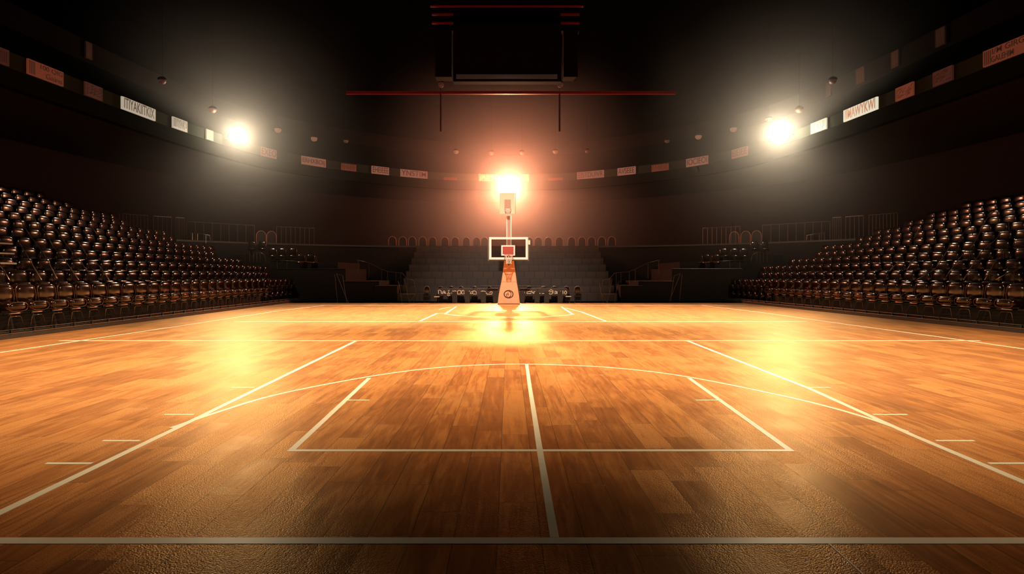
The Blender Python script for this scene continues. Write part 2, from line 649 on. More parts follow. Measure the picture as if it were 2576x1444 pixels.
# row ends (distance of the last seat)
ends_l = [36.8, 34.0, 36.0, 34.3, 33.0, 34.5, 32.0, 32.8, 30.6, 31.1, 29.0, 28.4]
ends_r = [36.4, 33.8, 35.4, 33.8, 32.6, 33.4, 31.6, 31.4, 30.2, 29.8, 28.6, 28.0]
SEATS = []
stands = [Stand(-1, 12.40, 0.0, 0.0, ends_l), Stand(1, 14.9, 0.0, .0562, ends_r)]
for st in stands:
    nm = 'left' if st.side < 0 else 'right'
    root = empty('grandstand_platform', st.pt(16, 0))
    tag(root, 'black stepped platform carrying the seat rows %s of the court' % nm, 'grandstand', 'stepped seating platforms', 'structure')
    inv = Matrix.Translation(-root.location)
    # row treads as one stepped body
    mb = MB()
    for k in range(NROW):
        v0 = .02 if k == 0 else .25 + PITCH * k - .45
        v1 = .25 + PITCH * (k + 1) - .45
        z = T0 + RISE * k
        t0 = 9.0 + k * .3
        t1 = st.ends[k] + .45
        c = [st.pt(t0, v0), st.pt(t1, v0), st.pt(t1, v1), st.pt(t0, v1)]
        lo = [mb.bm.verts.new((p.x, p.y, 0)) for p in c]
        hi = [mb.bm.verts.new((p.x, p.y, z)) for p in c]
        mb.bm.faces.new(lo[::-1])
        mb.bm.faces.new(hi)
        for q in range(4):
            mb.bm.faces.new((lo[q], lo[(q + 1) % 4], hi[(q + 1) % 4], hi[q]))
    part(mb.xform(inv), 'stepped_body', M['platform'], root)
    # grey kerb along the court with two metal rails
    mb = MB()
    c = [st.pt(8.6, -.06), st.pt(st.ends[0] + .1, -.06), st.pt(st.ends[0] + .1, .03), st.pt(8.6, .03)]
    lo = [mb.bm.verts.new((p.x, p.y, .0)) for p in c]
    hi = [mb.bm.verts.new((p.x, p.y, .10)) for p in c]
    mb.bm.faces.new(lo[::-1])
    mb.bm.faces.new(hi)
    for q in range(4):
        mb.bm.faces.new((lo[q], lo[(q + 1) % 4], hi[(q + 1) % 4], hi[q]))
    part(mb.xform(inv), 'kerb', M['plinth'], root)
    for z, v in ((.125, -.05), (.215, .0)):
        part(MB().tube([st.pt(8.6, v, z), st.pt(st.ends[0] + .15, v, z)], .010, 6).xform(inv), 'kerb_rail', M['tube'], root)
    t = 10.5
    mb = MB()
    while t < st.ends[0]:
        mb.box(st.pt(t, -.02, .155), (.035, .05, .13), st.rz)
        t += .72
    part(mb.xform(inv), 'rail_bracket', M['frame'], root)
    # seats
    for k in range(NROW):
        v = .60 + PITCH * k
        z = T0 + RISE * k
        row = []
        t = st.ends[k]
        while True:
            p = st.pt(t, v, z)
            px = PX0 + F * p.x / p.y
            lim = -28 if st.side < 0 else 2576 + 28
            if (px < lim) if st.side < 0 else (px > lim):
                break
            row.append(t)
            t -= S_W + .02
        n = len(row)
        for q, t in enumerate(row):
            SEATS.append((st, k, q, n, t, v, z))
SEATS.sort(key=lambda s: s[4] + s[1] * .25)
MAXN = 298
near, rest = SEATS[:MAXN], SEATS[MAXN:]
first = {}
for (st, k, q, n, t, v, z) in near:
    proto = P_front if k == 0 else P_row
    key = k == 0
    if key not in first:
        first[key] = 1
        o = proto
    else:
        o = copy_tree(proto)
    o.location = st.pt(t, v, z)
    o.rotation_euler = (0, 0, st.rz)
    nm = 'left' if st.side < 0 else 'right'
    if q < n / 2 and q < 20:
        where = '%s from its far end' % ORD[q]
    else:
        where = '%s from the picture edge' % ORD[min(n - 1 - q, 19)]
    rown = 'front row' if k == 0 else ('%s row' % ORD[k])
    tag(o, 'glossy brown seat in the %s of the %s stand, %s' % (rown, nm, where), 'seat', 'glossy brown seats of the two side stands')
for side in (-1, 1):
    # the farthest, smallest ones: one mass
    mb = MB()
    sel = [s for s in rest if s[0].side == side]
    for (st, k, q, n, t, v, z) in sel:
        m0 = Matrix.Translation(st.pt(t, v, z)) @ Matrix.Rotation(st.rz, 4, 'Z')
        tmp = MB()
        tmp.pillow((0, .02, .93), (.352, .16, .27), .62, .5, 14, 8, -.03)
        tmp.pillow((0, -.16, .66), (.30, .075, .19), .5, .42, 12, 6, -.35)
        tmp.box((0, 0, .3), (.42, .3, .6))
        tmp.xform(m0)
        me = bpy.data.meshes.new('t')
        tmp.bm.to_mesh(me)
        tmp.bm.free()
        mb.bm.from_mesh(me)
        bpy.data.meshes.remove(me)
    o = mb.build('far_seats', M['seat'], None, True)
    tag(o, 'mass of small glossy seats at the far end of the %s stand' % ('left' if side < 0 else 'right'), 'seats', None, 'stuff')

# curved end hoop of each front row
for st in stands:
    pts = []
    for k in range(11):
        a = -PI / 2 + PI * k / 10
        pts.append(st.pt(st.ends[0] + .42 + .45 * math.cos(a), .45, 1.02 + .33 * math.sin(a)))
    r = empty('end_hoop', st.pt(st.ends[0] + .42, .45))
    tag(r, 'thin curved hoop rail closing the far end of the %s front row' % ('left' if st.side < 0 else 'right'), 'rail')
    inv = Matrix.Translation(-r.location)
    part(MB().tube(pts, .011, 6).xform(inv), 'hoop', M['dull_tube'], r, True)
    part(MB().tube([st.pt(st.ends[0] + .42, .45, .0), st.pt(st.ends[0] + .42, .45, 1.35)], .012, 6).xform(inv), 'post', M['frame'], r, True)


# sloping aisle handrails lying just over the seat backs
def on_slope(px, py, st, lift_=.15):
    """where the line of sight meets the slope that passes over the seat backs"""
    d = Vector(((px - PX0) / F, 1, (PY0 - py) / F))
    o = Vector((0, 0, H))
    nrm = st.o.cross(st.d)
    sl = RISE / PITCH
    # plane: z = z0 + sl * v ; v = (p - base).o
    z0 = T0 + 1.22 + lift_ - sl * .62
    den = d.z - sl * d.dot(st.o)
    t = (z0 + sl * ((o - st.base).dot(st.o)) - o.z) / den
    return o + d * t


def zl(*pp):
    return [(x / 3.208, 440 + y / 3.208) for x, y in pp]


def zr(*pp):
    return [(1776 + x / 3.208, 440 + y / 3.208) for x, y in pp]


rails_l = [zl((75, 860), (0, 735)), zl((335, 860), (240, 690), (150, 540)), zl((460, 835), (370, 670), (290, 550), (240, 490), (155, 345)),
           zl((635, 850), (500, 660), (430, 580), (380, 490), (340, 435)), zl((710, 780), (620, 670), (540, 570), (450, 440)),
           zl((880, 860), (770, 700)), zl((700, 650), (640, 550), (560, 440), (490, 330)), zl((310, 430), (250, 300)), zl((725, 540), (670, 450)), zl((780, 480), (735, 415))]
rails_r = [zr((2250, 855), (2390, 620)), zr((2340, 280), (2270, 350), (2210, 470), (2140, 590)), zr((1970, 570), (1880, 720), (1820, 780), (1700, 960)),
           zr((2120, 430), (2040, 520)), zr((2430, 400), (2340, 520), (2210, 640), (2080, 850)), zr((2075, 640), (1940, 820)),
           zr((2550, 750), (2340, 1040)), zr((1700, 660), (1620, 770)), zr((2110, 320), (2040, 400)), zr((1720, 440), (1680, 510)), zr((1550, 710), (1480, 780))]
for st, rl in ((stands[0], rails_l), (stands[1], rails_r)):
    sname = 'left' if st.side < 0 else 'right'
    tops = sorted(rl, key=lambda q: (max(p[0] for p in q)))
    if st.side > 0:
        tops = tops[::-1]
    for n, q in enumerate(tops):
        q = sorted(q, key=lambda p: -p[1])
        pts = [on_slope(x, min(y, 704), st) for x, y in q]
        cp = catmull([tuple(p) for p in pts], 4) if len(pts) > 2 else pts
        # gentle sag between the fixings
        if len(cp) == 2:
            cp = [cp[0].lerp(cp[1], f) + Vector((0, 0, .03 * math.sin(PI * f))) for f in (0, .25, .5, .75, 1)]
        n_ends = [None]
        r = empty('aisle_handrail', (cp[0].x, cp[0].y, 0))
        inv = Matrix.Translation(-r.location)
        part(MB().tube(cp, .014, 6).xform(inv), 'rail', M['handrail'], r, True)
        for e, e2 in ((0, 1), (-1, -2)):
            # posts stand in the clear strip behind the backs of a row
            p, p2 = cp[e], cp[e2]
            v, v2 = (p - st.base).dot(st.o), (p2 - st.base).dot(st.o)
            kk = max(0, round((v - .98) / PITCH))
            if n_ends[0] is not None and kk == n_ends[0]:
                kk += 1
            n_ends[0] = kk
            vt = .98 + PITCH * kk
            q3 = p + (p2 - p) * ((vt - v) / (v2 - v))
            part(MB().tube([p, q3], .012, 5).tube([q3, Vector((q3.x, q3.y, T0 + RISE * (kk + 1)))], .008, 5).xform(inv), 'post', M['frame'], r)
        tag(r, 'thin sloping handrail over the %s stand seats, %s in from the picture edge' % (sname, ORD[n]), 'handrail', 'sloping aisle handrails')

# bright cut ends of the near rows in the left stand
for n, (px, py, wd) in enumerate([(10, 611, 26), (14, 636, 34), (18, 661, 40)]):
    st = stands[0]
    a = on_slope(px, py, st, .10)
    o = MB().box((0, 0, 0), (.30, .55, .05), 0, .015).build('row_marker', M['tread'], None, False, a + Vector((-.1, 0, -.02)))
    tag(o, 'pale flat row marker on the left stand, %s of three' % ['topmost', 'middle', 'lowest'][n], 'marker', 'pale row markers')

# ------------------------------------------------------------------ far end: block tiers, stairs, rails
root = empty('back_tiers', (0, 35, 0))
tag(root, 'dark stepped block tiers behind the basketball hoop', 'tiers', None, 'structure')
mb = MB()
NT = 8
for k in range(NT):
    y0 = 35.2 + k * 1.05
    mb.span((-6.6, y0, 0), (6.4, 43.7, .46 + k * .45 if k < NT - 1 else LZ))
part(mb.xform(Matrix.Translation((0, -35, 0))), 'tier_block', M['block'], root)
for sx in (-1, 1):
    mb = MB()
    nm = 'left' if sx < 0 else 'right'
    r = empty('side_tiers', (sx * 10, 36, 0))
    tag(r, 'plain dark side tiers beside the block tiers, %s side' % nm, 'tiers', None, 'structure')
    for x0, x1, z1, y0 in ((14, 17.6, 1.94, 35.8), (9.8, 14, 1.94, 35.8), (7.7, 9.8, 1.19, 35.4), (6.6, 7.9, .93, 35.2)):
        mb.span((sx * x0, y0, 0), (sx * x1, 41, z1))
    mb.span((sx * 10.5, 36.6, 0), (sx * 17, 42, 2.35))
    mb.span((sx * 13.2, 37.6, 0), (sx * 17.4, 41.5, 2.83))
    part(mb.xform(Matrix.Translation(-r.location)), 'tier_body', M['dark_wall'], r)
    mb = MB()
    for x0, x1, z1, y0 in ((9.8, 14, 1.94, 35.8), (7.7, 9.8, 1.19, 35.4), (6.6, 7.9, .93, 35.2)):
        mb.tube([(sx * x0, y0 - .02, z1), (sx * x1, y0 - .02, z1)], .010, 5)
    part(mb.xform(Matrix.Translation(-r.location)), 'edge_strip', M['dull_tube'], r)


def mx_(px, sx):
    return px if sx < 0 else 2558 - px


def rail_thing(name, label, cat, rail, posts, Y, sx, r=.011, group=None, bottom=None, material='dull_tube'):
    P = [at(mx_(x, sx), y, Y) for x, y in rail]
    e = empty(name, (P[0].x, P[0].y, 0))
    inv = Matrix.Translation(-e.location)
    part(MB().tube(P, r, 6).xform(inv), 'rail', M[material], e, True)
    for x, y0, y1 in posts:
        part(MB().tube([at(mx_(x, sx), y0, Y), at(mx_(x, sx), y1, Y)], r * .75, 5).xform(inv), 'post', M[material], e)
    tag(e, label, cat, group)
    return e


for sx in (-1, 1):
    nm = 'left' if sx < 0 else 'right'
    rail_thing('stair_handrail', 'stepped stair handrail beside the block tiers, %s of the hoop' % nm, 'handrail',
               [(1040, 704), (1025, 702), (1012, 687), (975, 683), (960, 677), (928, 661), (898, 654)],
               [(1025, 702, 735), (1008, 687, 716), (996, 686, 713), (975, 684, 713), (960, 678, 709), (928, 662, 700), (901, 655, 690)], 35.1, sx)
    rail_thing('gate_rail', 'round cornered barred gate at the far end of the %s stand' % nm, 'gate',
               [(616, 694), (616, 636), (655, 635), (664, 640), (668, 650), (668, 692)],
               [(628, 636, 690), (638, 636, 690), (646, 636, 690), (654, 636, 690)], 36.9, sx, .012)
    rail_thing('box_rail', 'rectangular rail frame on the low wall %s of the hoop' % nm, 'rail',
               [(800, 660), (722, 656), (681, 655), (681, 676)], [(722, 656, 676), (697, 656, 676)], 35.75, sx)
    # folded trestle near the end wall
    e = empty('folding_trestle', (at(mx_(856, sx), 762, 34.2).x, 34.2, 0))
    inv = Matrix.Translation(-e.location)
    for a, b in (((842, 690), (849, 762)), ((846, 688), (876, 762)), ((862, 694), (872, 762)), ((846, 688), (862, 694))):
        part(MB().tube([at(mx_(a[0], sx), a[1], 34.2), at(mx_(b[0], sx), b[1], 34.2)], .010, 5).xform(inv), 'leg', M['dull_tube'], e)
    tag(e, 'thin folding trestle legs by the dark end wall, %s of the hoop' % nm, 'trestle', 'folding trestles by the end wall')
    # open frames with slanted legs next to the courtside chairs
    e = empty('slanted_frame', (at(mx_(1010, sx), 762, 34.0).x, 34.0, 0))
    inv = Matrix.Translation(-e.location)
    for pp in ([(1001, 707), (1006, 722), (1012, 762)], [(1018, 701), (1024, 735), (1030, 762)], [(1040, 704), (1048, 735), (1030, 762)],
               [(1050, 714), (1045, 740), (1040, 762)], [(1012, 740), (1045, 740)]):
        part(MB().tube([at(mx_(x, sx), y, 34.0) for x, y in pp], .010, 5).xform(inv), 'leg', M['dull_tube'], e)
    tag(e, 'open frame with slanted legs between chairs and side tiers, %s of the hoop' % nm, 'frame', 'slanted frames by the chairs')

# concourse railing above the ledge
LR = offset(LEDGE, -.02)
for sx in (-1, 1):
    nm = 'left' if sx < 0 else 'right'
    segs = [((300, 372), 'M'), ((386, 431), 'B'), ((442, 463), 'B'), ((470, 640), 'M'), ((696, 790), 'M')]
    for n, ((a, b), kind) in enumerate(segs):
        q0, q1 = ring_at(mx_(a, sx), LR), ring_at(mx_(b, sx), LR)
        steps = 8
        P = [ring_at(mx_(a + (b - a) * k / steps, sx), LR) for k in range(steps + 1)]
        zt = LZ + (1.35 if a < 465 else 1.15)
        e = empty('concourse_railing', (P[0].x, P[0].y, LZ))
        inv = Matrix.Translation(-e.location)
        part(MB().tube(lift(P, zt), .018 if kind == 'B' else .012, 6).xform(inv), 'top_rail', M['tube' if kind == 'B' else 'dull_tube'], e, True)
        for p in P[::2] if kind == 'B' else P:
            part(MB().tube([Vector((p.x, p.y, LZ)), Vector((p.x, p.y, zt))], .009, 5).xform(inv), 'post', M['dull_tube'], e)
        lab = ['dim railing farthest out along the %s concourse ledge', 'bright topped railing on the %s concourse ledge, longer piece', 'short bright railing on the %s concourse ledge beside a longer one',
               'long dim railing with posts on the %s concourse ledge', 'close barred railing on the %s ledge nearest the arched chairs'][n]
        tag(e, lab % nm, 'railing', 'railings along the concourse ledge')
    rail_thing('short_rail', 'short pale rail with three posts above the %s stand end' % nm, 'rail',
               [(482, 585), (505, 588), (528, 592), (530, 612)], [(484, 586, 612), (497, 588, 612), (518, 591, 612)], 36.4, sx, .018, None, None, 'tube')

# arched chairs on the ledge
proto = empty('arched_chair')
ap = [(-.27, 0, 0), (-.27, 0, .42)] + [(.27 * math.cos(a), 0, .42 + .30 * math.sin(a)) for a in [PI - PI * k / 8 for k in range(1, 8)]] + [(.27, 0, .42), (.27, 0, 0)]
part(MB().tube(ap, .014, 6), 'arched_frame', M['arch_rim'], proto, True)
bm_ = MB()
vs = [bm_.bm.verts.new((x * .93, y, z * .96)) for x, y, z in ap for y in (.03,)]
f = bm_.bm.faces.new(vs)
ex = bmesh.ops.extrude_face_region(bm_.bm, geom=[f])
bmesh.ops.translate(bm_.bm, vec=(0, .04, 0), verts=[v for v in ex['geom'] if isinstance(v, bmesh.types.BMVert)])
part(bm_, 'back_panel', M['platform'], proto)
part(MB().box((0, .28, .40), (.48, .45, .07), 0, .02), 'seat', M['platform'], proto)
for lx in (-.2, .2):
    part(MB().tube([(lx, .45, .4), (lx, .45, 0)], .014, 5), 'leg', M['frame'], proto)
xs_l = [987, 1013, 1037, 1063, 1088, 1119, 1145, 1173, 1199, 1219]
xs_r = [1331, 1354, 1379, 1407, 1438, 1464, 1488, 1514, 1539]
arch = [(x, 'left') for x in xs_l] + [(x, 'right') for x in xs_r] + [(657, 'fl'), (683, 'fl'), (1847, 'fr'), (1876, 'fr'), (1903, 'fr')]
used = False
cnt = {}
LC = offset(LEDGE, .35)
for x, w in arch:
    o = copy_tree(proto) if used else proto
    used = True
    p = ring_at(x, LC)
    o.location = (p.x, p.y, LZ + .02)
    t = ring_at(x + 4, LC) - ring_at(x - 4, LC)
    o.rotation_euler = (0, 0, math.atan2(t.y, t.x))
    if w in ('fl', 'fr'):
        o.scale = (1.15, 1, 1.15)
    cnt.setdefault(w, []).append(o)
for w, L_ in cnt.items():
    for n, o in enumerate(L_):
        if w == 'left':
            s_ = 'dark arched chair on the ledge left of the hoop, %s from the hoop' % ORD[len(L_) - 1 - n]
        elif w == 'right':
            s_ = 'dark arched chair on the ledge right of the hoop, %s from the hoop' % ORD[n]
        elif w == 'fl':
            s_ = 'dark arched chair alone at the left ledge corner, %s one' % ['outer', 'inner'][n]
        else:
            s_ = 'dark arched chair alone at the right ledge corner, %s one' % ['inner', 'middle', 'outer'][n]
        tag(o, s_, 'chair', 'arched chairs on the ledge')

# small seats in the corners
proto = empty('corner_seat')
part(MB().pillow((0, .05, .62), (.27, .09, .26), .5, .5, 14, 8, .15), 'backrest', M['seat'], proto, True)
part(MB().pillow((0, -.18, .36), (.27, .24, .08), .5, .5, 14, 6), 'seat_cushion', M['seat'], proto, True)
part(MB().box((0, -.05, .17), (.1, .1, .34)), 'pedestal', M['frame'], proto)
used = False
for sx in (-1, 1):
    nm = 'left' if sx < 0 else 'right'
    for rn, (xs, Y, z) in enumerate((([634, 660], 37.9, 2.83), ([686, 710, 737], 36.95, 2.35), ([757, 782], 36.38, 1.94))):
        for n, x in enumerate(xs):
            o = copy_tree(proto) if used else proto
            used = True
            o.location = ((mx_(x, sx) - PX0) * Y / F, Y, z)
            o.rotation_euler = (0, 0, -sx * .2)
            o.scale = (.88, .9, 1)
            tag(o, 'small dark seat in the %s corner, %s row up, %s towards the hoop' % (nm, ['top', 'middle', 'low'][rn], ORD[n]), 'seat', 'small seats in the far corners')

# ------------------------------------------------------------------ courtside chairs and the lettered table
TY = 33.62


def z2(x, y, Y=TY):
    return at(1050 + x / 10.733, 700 + y / 10.733, Y)


def z3(x, y, Y=TY):
    return at(1280 + x / 10.733, 700 + y / 10.733, Y)


G2 = [[(570, 420), (568, 320), (600, 318), (640, 345), (650, 400), (660, 420), (680, 415), (690, 360), (720, 340), (750, 370), (740, 405), (700, 400), (715, 372), (770, 415)],
      [(870, 318), (825, 345)], [(855, 365), (830, 372), (850, 385), (825, 400)], [(795, 415), (835, 430), (890, 405)], [(805, 455), (840, 475), (885, 450)],
      [(915, 392), (950, 418), (965, 330)], [(975, 420), (1010, 400), (990, 345), (1020, 330), (1045, 355), (1048, 385)],
      [(1080, 420), (1080, 350), (1120, 325), (1170, 330), (1180, 400), (1165, 425), (1080, 425)], [(1200, 420), (1190, 360), (1225, 345), (1200, 325), (1255, 325), (1265, 420), (1200, 422)],
      [(1400, 335), (1405, 390), (1440, 420), (1480, 412), (1500, 360), (1440, 370), (1435, 400)], [(1500, 330), (1490, 370), (1540, 335), (1590, 370), (1600, 425), (1500, 425), (1500, 390)],
      [(1720, 400), (1722, 355), (1760, 345), (1840, 355), (1855, 400), (1880, 430), (2010, 430), (2022, 365), (1985, 360), (1950, 390)], [(2135, 375), (2165, 370), (2150, 400), (2135, 380)]]
G3 = [[(285, 390), (310, 380), (330, 400), (350, 392)], [(368, 360), (392, 420)], [(415, 360), (425, 400)], [(490, 415), (490, 370), (560, 355), (600, 360), (600, 415), (490, 415)], [(610, 340), (665, 415)],
      [(715, 358), (670, 365), (668, 400), (710, 395), (705, 375)], [(800, 420), (805, 375), (850, 420)], [(970, 390), (950, 412), (895, 415)],
      [(1080, 400), (1085, 340), (1140, 305), (1195, 340), (1190, 400), (1160, 425), (1100, 425), (1080, 400)], [(1100, 375), (1140, 355), (1180, 375)],
      [(1230, 415), (1285, 412), (1290, 365), (1255, 340), (1240, 380), (1270, 385)], [(1300, 350), (1305, 425)],
      [(1398, 345), (1402, 350)], [(1398, 405), (1402, 412)], [(1460, 335), (1460, 430)], [(1525, 340), (1500, 380), (1510, 420), (1545, 425), (1565, 385), (1545, 345), (1525, 340)]]
for nm, G, zf, px0, px1 in (('left', G2, z2, 1101, 1252), ('right', G3, z3, 1308, 1427)):
    a, b = at(px0, 741.5, TY), at(px1, 728, TY)
    e = empty('courtside_table', ((a.x + b.x) / 2, TY, 0))
    inv = Matrix.Translation(-e.location)
    part(MB().span((a.x, TY + .03, .40), (b.x, TY + .10, .80)).xform(inv), 'front_board', M['block'], e)
    part(MB().span((a.x, TY + .04, .76), (b.x, TY + .50, .80)).xform(inv), 'table_top', M['platform'], e)
    for q in G:
        part(MB().tube([zf(x, y) for x, y in q], .011, 5).xform(inv), 'lettering', M['glyph'], e)
    pads = [1144, 1176, 1216, 1247] if nm == 'left' else [1313, 1351, 1375, 1409]
    for pxx in pads:
        c = at(pxx, 750, TY)
        part(MB().span((c.x - .14, TY - .02, 0), (c.x + .14, TY + .45, .62)).xform(inv), 'leg', M['frame'], e)
    tag(e, 'low dark courtside table with cream outlined lettering, %s of the hoop' % nm, 'table', 'lettered courtside tables')
proto = empty('courtside_chair')
bk = [(-.13, 0, .55), (-.17, 0, .72), (-.15, 0, .88), (-.06, 0, .97), (.06, 0, .97), (.15, 0, .88), (.17, 0, .72), (.13, 0, .55)]
part(MB().tube(bk, .012, 6), 'back_hoop', M['tube'], proto, True)
part(MB().pillow((0, .03, .75), (.15, .02, .19), .6, .5, 14, 8), 'backrest', M['seat'], proto, True)
part(MB().box((0, -.02, .42), (.36, .34, .05), 0, .015), 'seat', M['seat'], proto)
for lx in (-.15, .15):
    for ly in (-.15, .13):
        part(MB().tube([(lx, ly, .4), (lx, ly, 0)], .012, 5), 'leg', M['frame'], proto)
used = False
for n, (px, w, wh) in enumerate([(1074, 1.0, 'left'), (1108, 1.0, 'left'), (1135, 1.0, 'left'), (1160, 1.0, 'left'), (1194, 1.0, 'left'), (1232, 1.0, 'left'),
                                 (1331, 1.15, 'right'), (1367, 1.2, 'right'), (1394, 1., 'right'), (1425, 1.1, 'right'), (1453, 1.1, 'right')]):
    o = copy_tree(proto) if used else proto
    used = True
    o.location = ((px - PX0) * 34.5 / F, 34.5, -.1)
    o.scale = (w, 1, 1.04)
    k = (5 - n) if wh == 'left' else n - 6
    tag(o, 'chair with rounded thin back rim behind the courtside table, %s %s of the hoop' % (ORD[k], wh), 'chair', 'courtside chairs')
for sx, px, py in ((-1, 1099, 746.5), (1, 1429.5, 745.8)):
    c = at(px, py, 33.5)
    e = empty('small_stool', (c.x, 33.5, 0))
    part(MB().box((0, 0, c.z), (.30, .22, .035), 0, .01), 'seat', M['cream_board'], e)
    for lx in (-.1, .1):
        part(MB().tube([(lx, 0, c.z), (lx, 0, 0)], .012, 5), 'leg', M['frame'], e)
    tag(e, 'small pale topped stool at the %s outer end of the chairs' % ('left' if sx < 0 else 'right'), 'stool', 'small stools')

# ------------------------------------------------------------------ basketball hoop
hy = 32.0
hoop = empty('basketball_hoop', (0, hy, 0))
tag(hoop, 'basketball hoop on a tapering orange padded base under the middle lamp', 'basketball hoop')
inv = Matrix.Translation(-hoop.location)


def taper(prof, y0, y1):
    """tapered pedestal: (px left, px right, py) levels"""
    mb = MB()
    R = []
    for xl, xr, py in prof:
        z = at(0, py, hy).z
        a, b = (xl - PX0) * hy / F, (xr - PX0) * hy / F
        c = .05
        R.append([mb.bm.verts.new(p) for p in ((a + c, y0, z), (b - c, y0, z), (b, y0 + c, z), (b, y1, z), (a, y1, z), (a, y0 + c, z))])
    for r0, r1 in zip(R, R[1:]):
        for q in range(6):
            mb.bm.faces.new((r0[q], r0[(q + 1) % 6], r1[(q + 1) % 6], r1[q]))
    mb.bm.faces.new(R[0][::-1])
    mb.bm.faces.new(R[-1])
    return mb


base = part(taper([(1252, 1308, 764.2), (1254, 1306, 745), (1257, 1303.5, 728), (1261, 1300, 709.5)], hy, hy + 1.0).xform(inv), 'base_padding', M['pad'], hoop)
base2 = part(taper([(1261, 1300, 708.9), (1264, 1297.5, 690), (1267, 1294.5, 668), (1269, 1292.5, 648)], hy, hy + .9).xform(inv), 'upper_padding', M['pad'], hoop)
part(MB().span((-.61, hy - .03, 0), (.61, hy + 1.05, .035)).xform(inv), 'foot_plate', M['maroon'], hoop)
# emblem on the padding
ec = at(1279.5, 740, hy - .012)
for rx, rz_, ph0, ph1, dx in ((.255, .21, 0, 6.283, 0), (.20, .175, .5, 5.6, -.03), (.17, .19, -1.7, 1.7, .05), (.10, .15, -1.6, 1.7, .03)):
    pts = [(ec.x + dx + rx * math.cos(ph0 + (ph1 - ph0) * k / 20), ec.y, ec.z + rz_ * math.sin(ph0 + (ph1 - ph0) * k / 20)) for k in range(21)]
    part(MB().tube(pts, .013, 5).xform(inv), 'emblem', M['ink'], base)
for pp in ([(-.11, -.08), (-.07, .02), (-.03, .10), (0, -.08)], [(-.09, 0), (-.02, 0)], [(-.14, .02), (-.10, -.12), (-.05, -.13)]):
    part(MB().tube([(ec.x + x, ec.y, ec.z + z) for x, z in pp], .011, 5).xform(inv), 'emblem', M['ink'], base)
# backboard
by = 31.0
A, B = at(1230.5, 596.5, by), at(1328, 653, by)


def frame(mb, x0, x1, z0, z1, w, y0, y1):
    mb.span((x0, y0, z0), (x1, y1, z0 + w)).span((x0, y0, z1 - w), (x1, y1, z1))
    mb.span((x0, y0, z0 + w), (x0 + w, y1, z1 - w)).span((x1 - w, y0, z0 + w), (x1, y1, z1 - w))
    return mb


part(frame(MB(), A.x, B.x, B.z, A.z, .115, by, by + .06).xform(inv), 'backboard_frame', M['white'], hoop)
part(frame(MB(), A.x - .07, B.x + .06, B.z - .06, A.z - .04, .05, by + .075, by + .12).xform(inv), 'rear_frame', M['dull_tube'], hoop)
part(MB().span((A.x + .1, by + .02, B.z + .1), (B.x - .1, by + .035, A.z - .1)).xform(inv), 'backboard_pane', M['glass'], hoop)
a, b = at(1261, 617, by), at(1295.5, 643, by)
part(frame(MB(), a.x, b.x, b.z, a.z, .07, by - .015, by + .012).xform(inv), 'target_square', M['white'], hoop)
part(MB().span((a.x + .07, by + .001, b.z + .07), (b.x - .07, by + .012, a.z - .07)).xform(inv), 'target_panel', M['red'], hoop)
# side box on the frame
c = at(1330, 609, by)
part(MB().span((c.x - .03, by + .02, c.z - .13), (c.x + .08, by + .14, c.z + .10), .01).xform(inv), 'side_box', M['cream_board'], hoop)
# rim and net, reaching towards the court
rz0 = at(0, 641, by).z


def ring_pts_(cx, cy, z, r, n=20):
    return [(cx + r * math.cos(2 * PI * k / n), cy + r * math.sin(2 * PI * k / n), z) for k in range(n)]


rim = part(MB().tube(ring_pts_(0, by - .36, rz0, .23), .017, 8, True).box((0, by - .07, rz0), (.16, .13, .05)).xform(inv), 'rim', M['rim'], hoop, True)
mb = MB()
N_ = 10
lev = [(.23, 0), (.19, -.13), (.145, -.26), (.12, -.38), (.13, -.48)]
for k in range(N_):
    for s in (1, -1):
        pts = []
        for l, (r_, dz) in enumerate(lev):
            an = 2 * PI * (k + s * l * .5) / N_
            pts.append((r_ * math.cos(an), by - .36 + r_ * math.sin(an), rz0 + dz))
        mb.tube(pts, .009, 4)
part(mb.xform(inv), 'net', M['net'], hoop)
# arm from base to board
part(MB().tube([(0, hy + .45, 2.35), (0, by + .15, rz0 + .05)], .09, 8).tube([(0, hy + .45, 2.0), (0, by + .15, rz0 - .25)], .05, 8).xform(inv), 'support_arm', M['frame'], hoop, True)
part(MB().lathe([(.10, -.04), (.10, 0)], (at(1280, 661, hy).x, hy - .0, at(1280, 661, hy).z), 14, 'Y').xform(inv), 'hinge_cap', M['ink'], hoop)
# pole and upper board
pz = at(0, 541, hy).z
mb = MB()
mb.span((-.135, hy + .30, 2.3), (-.085, hy + .42, pz)).span((.095, hy + .30, 2.3), (.145, hy + .42, pz))
pole = part(mb.xform(inv), 'pole', M['white'], hoop)
part(MB().span((-.085, hy + .33, 2.3), (.095, hy + .39, pz - .02)).xform(inv), 'pole_core', M['tan'], hoop)
a, b = at(1257, 484.5, hy), at(1295, 537.5, hy)
part(MB().span((a.x, hy + .2, b.z), (b.x, hy + .26, a.z), .01).xform(inv), 'upper_board', M['cream_board'], hoop)
part(frame(MB(), a.x + .04, b.x + .05, b.z + .03, a.z + .01, .03, hy + .262, hy + .30).xform(inv), 'upper_board_rear_frame', M['tan'], hoop)
a, b = at(1269, 501, hy), at(1285, 524, hy)
part(MB().span((a.x, hy + .185, b.z), (b.x, hy + .199, a.z)).xform(inv), 'upper_board_inset', M['tan'], hoop)
zz = at(0, 526, hy).z
part(MB().tube(ring_pts_(-.05, hy + .0, zz, .17, 16), .015, 6, True).xform(inv), 'upper_rim', M['white'], hoop, True)
mb = MB()
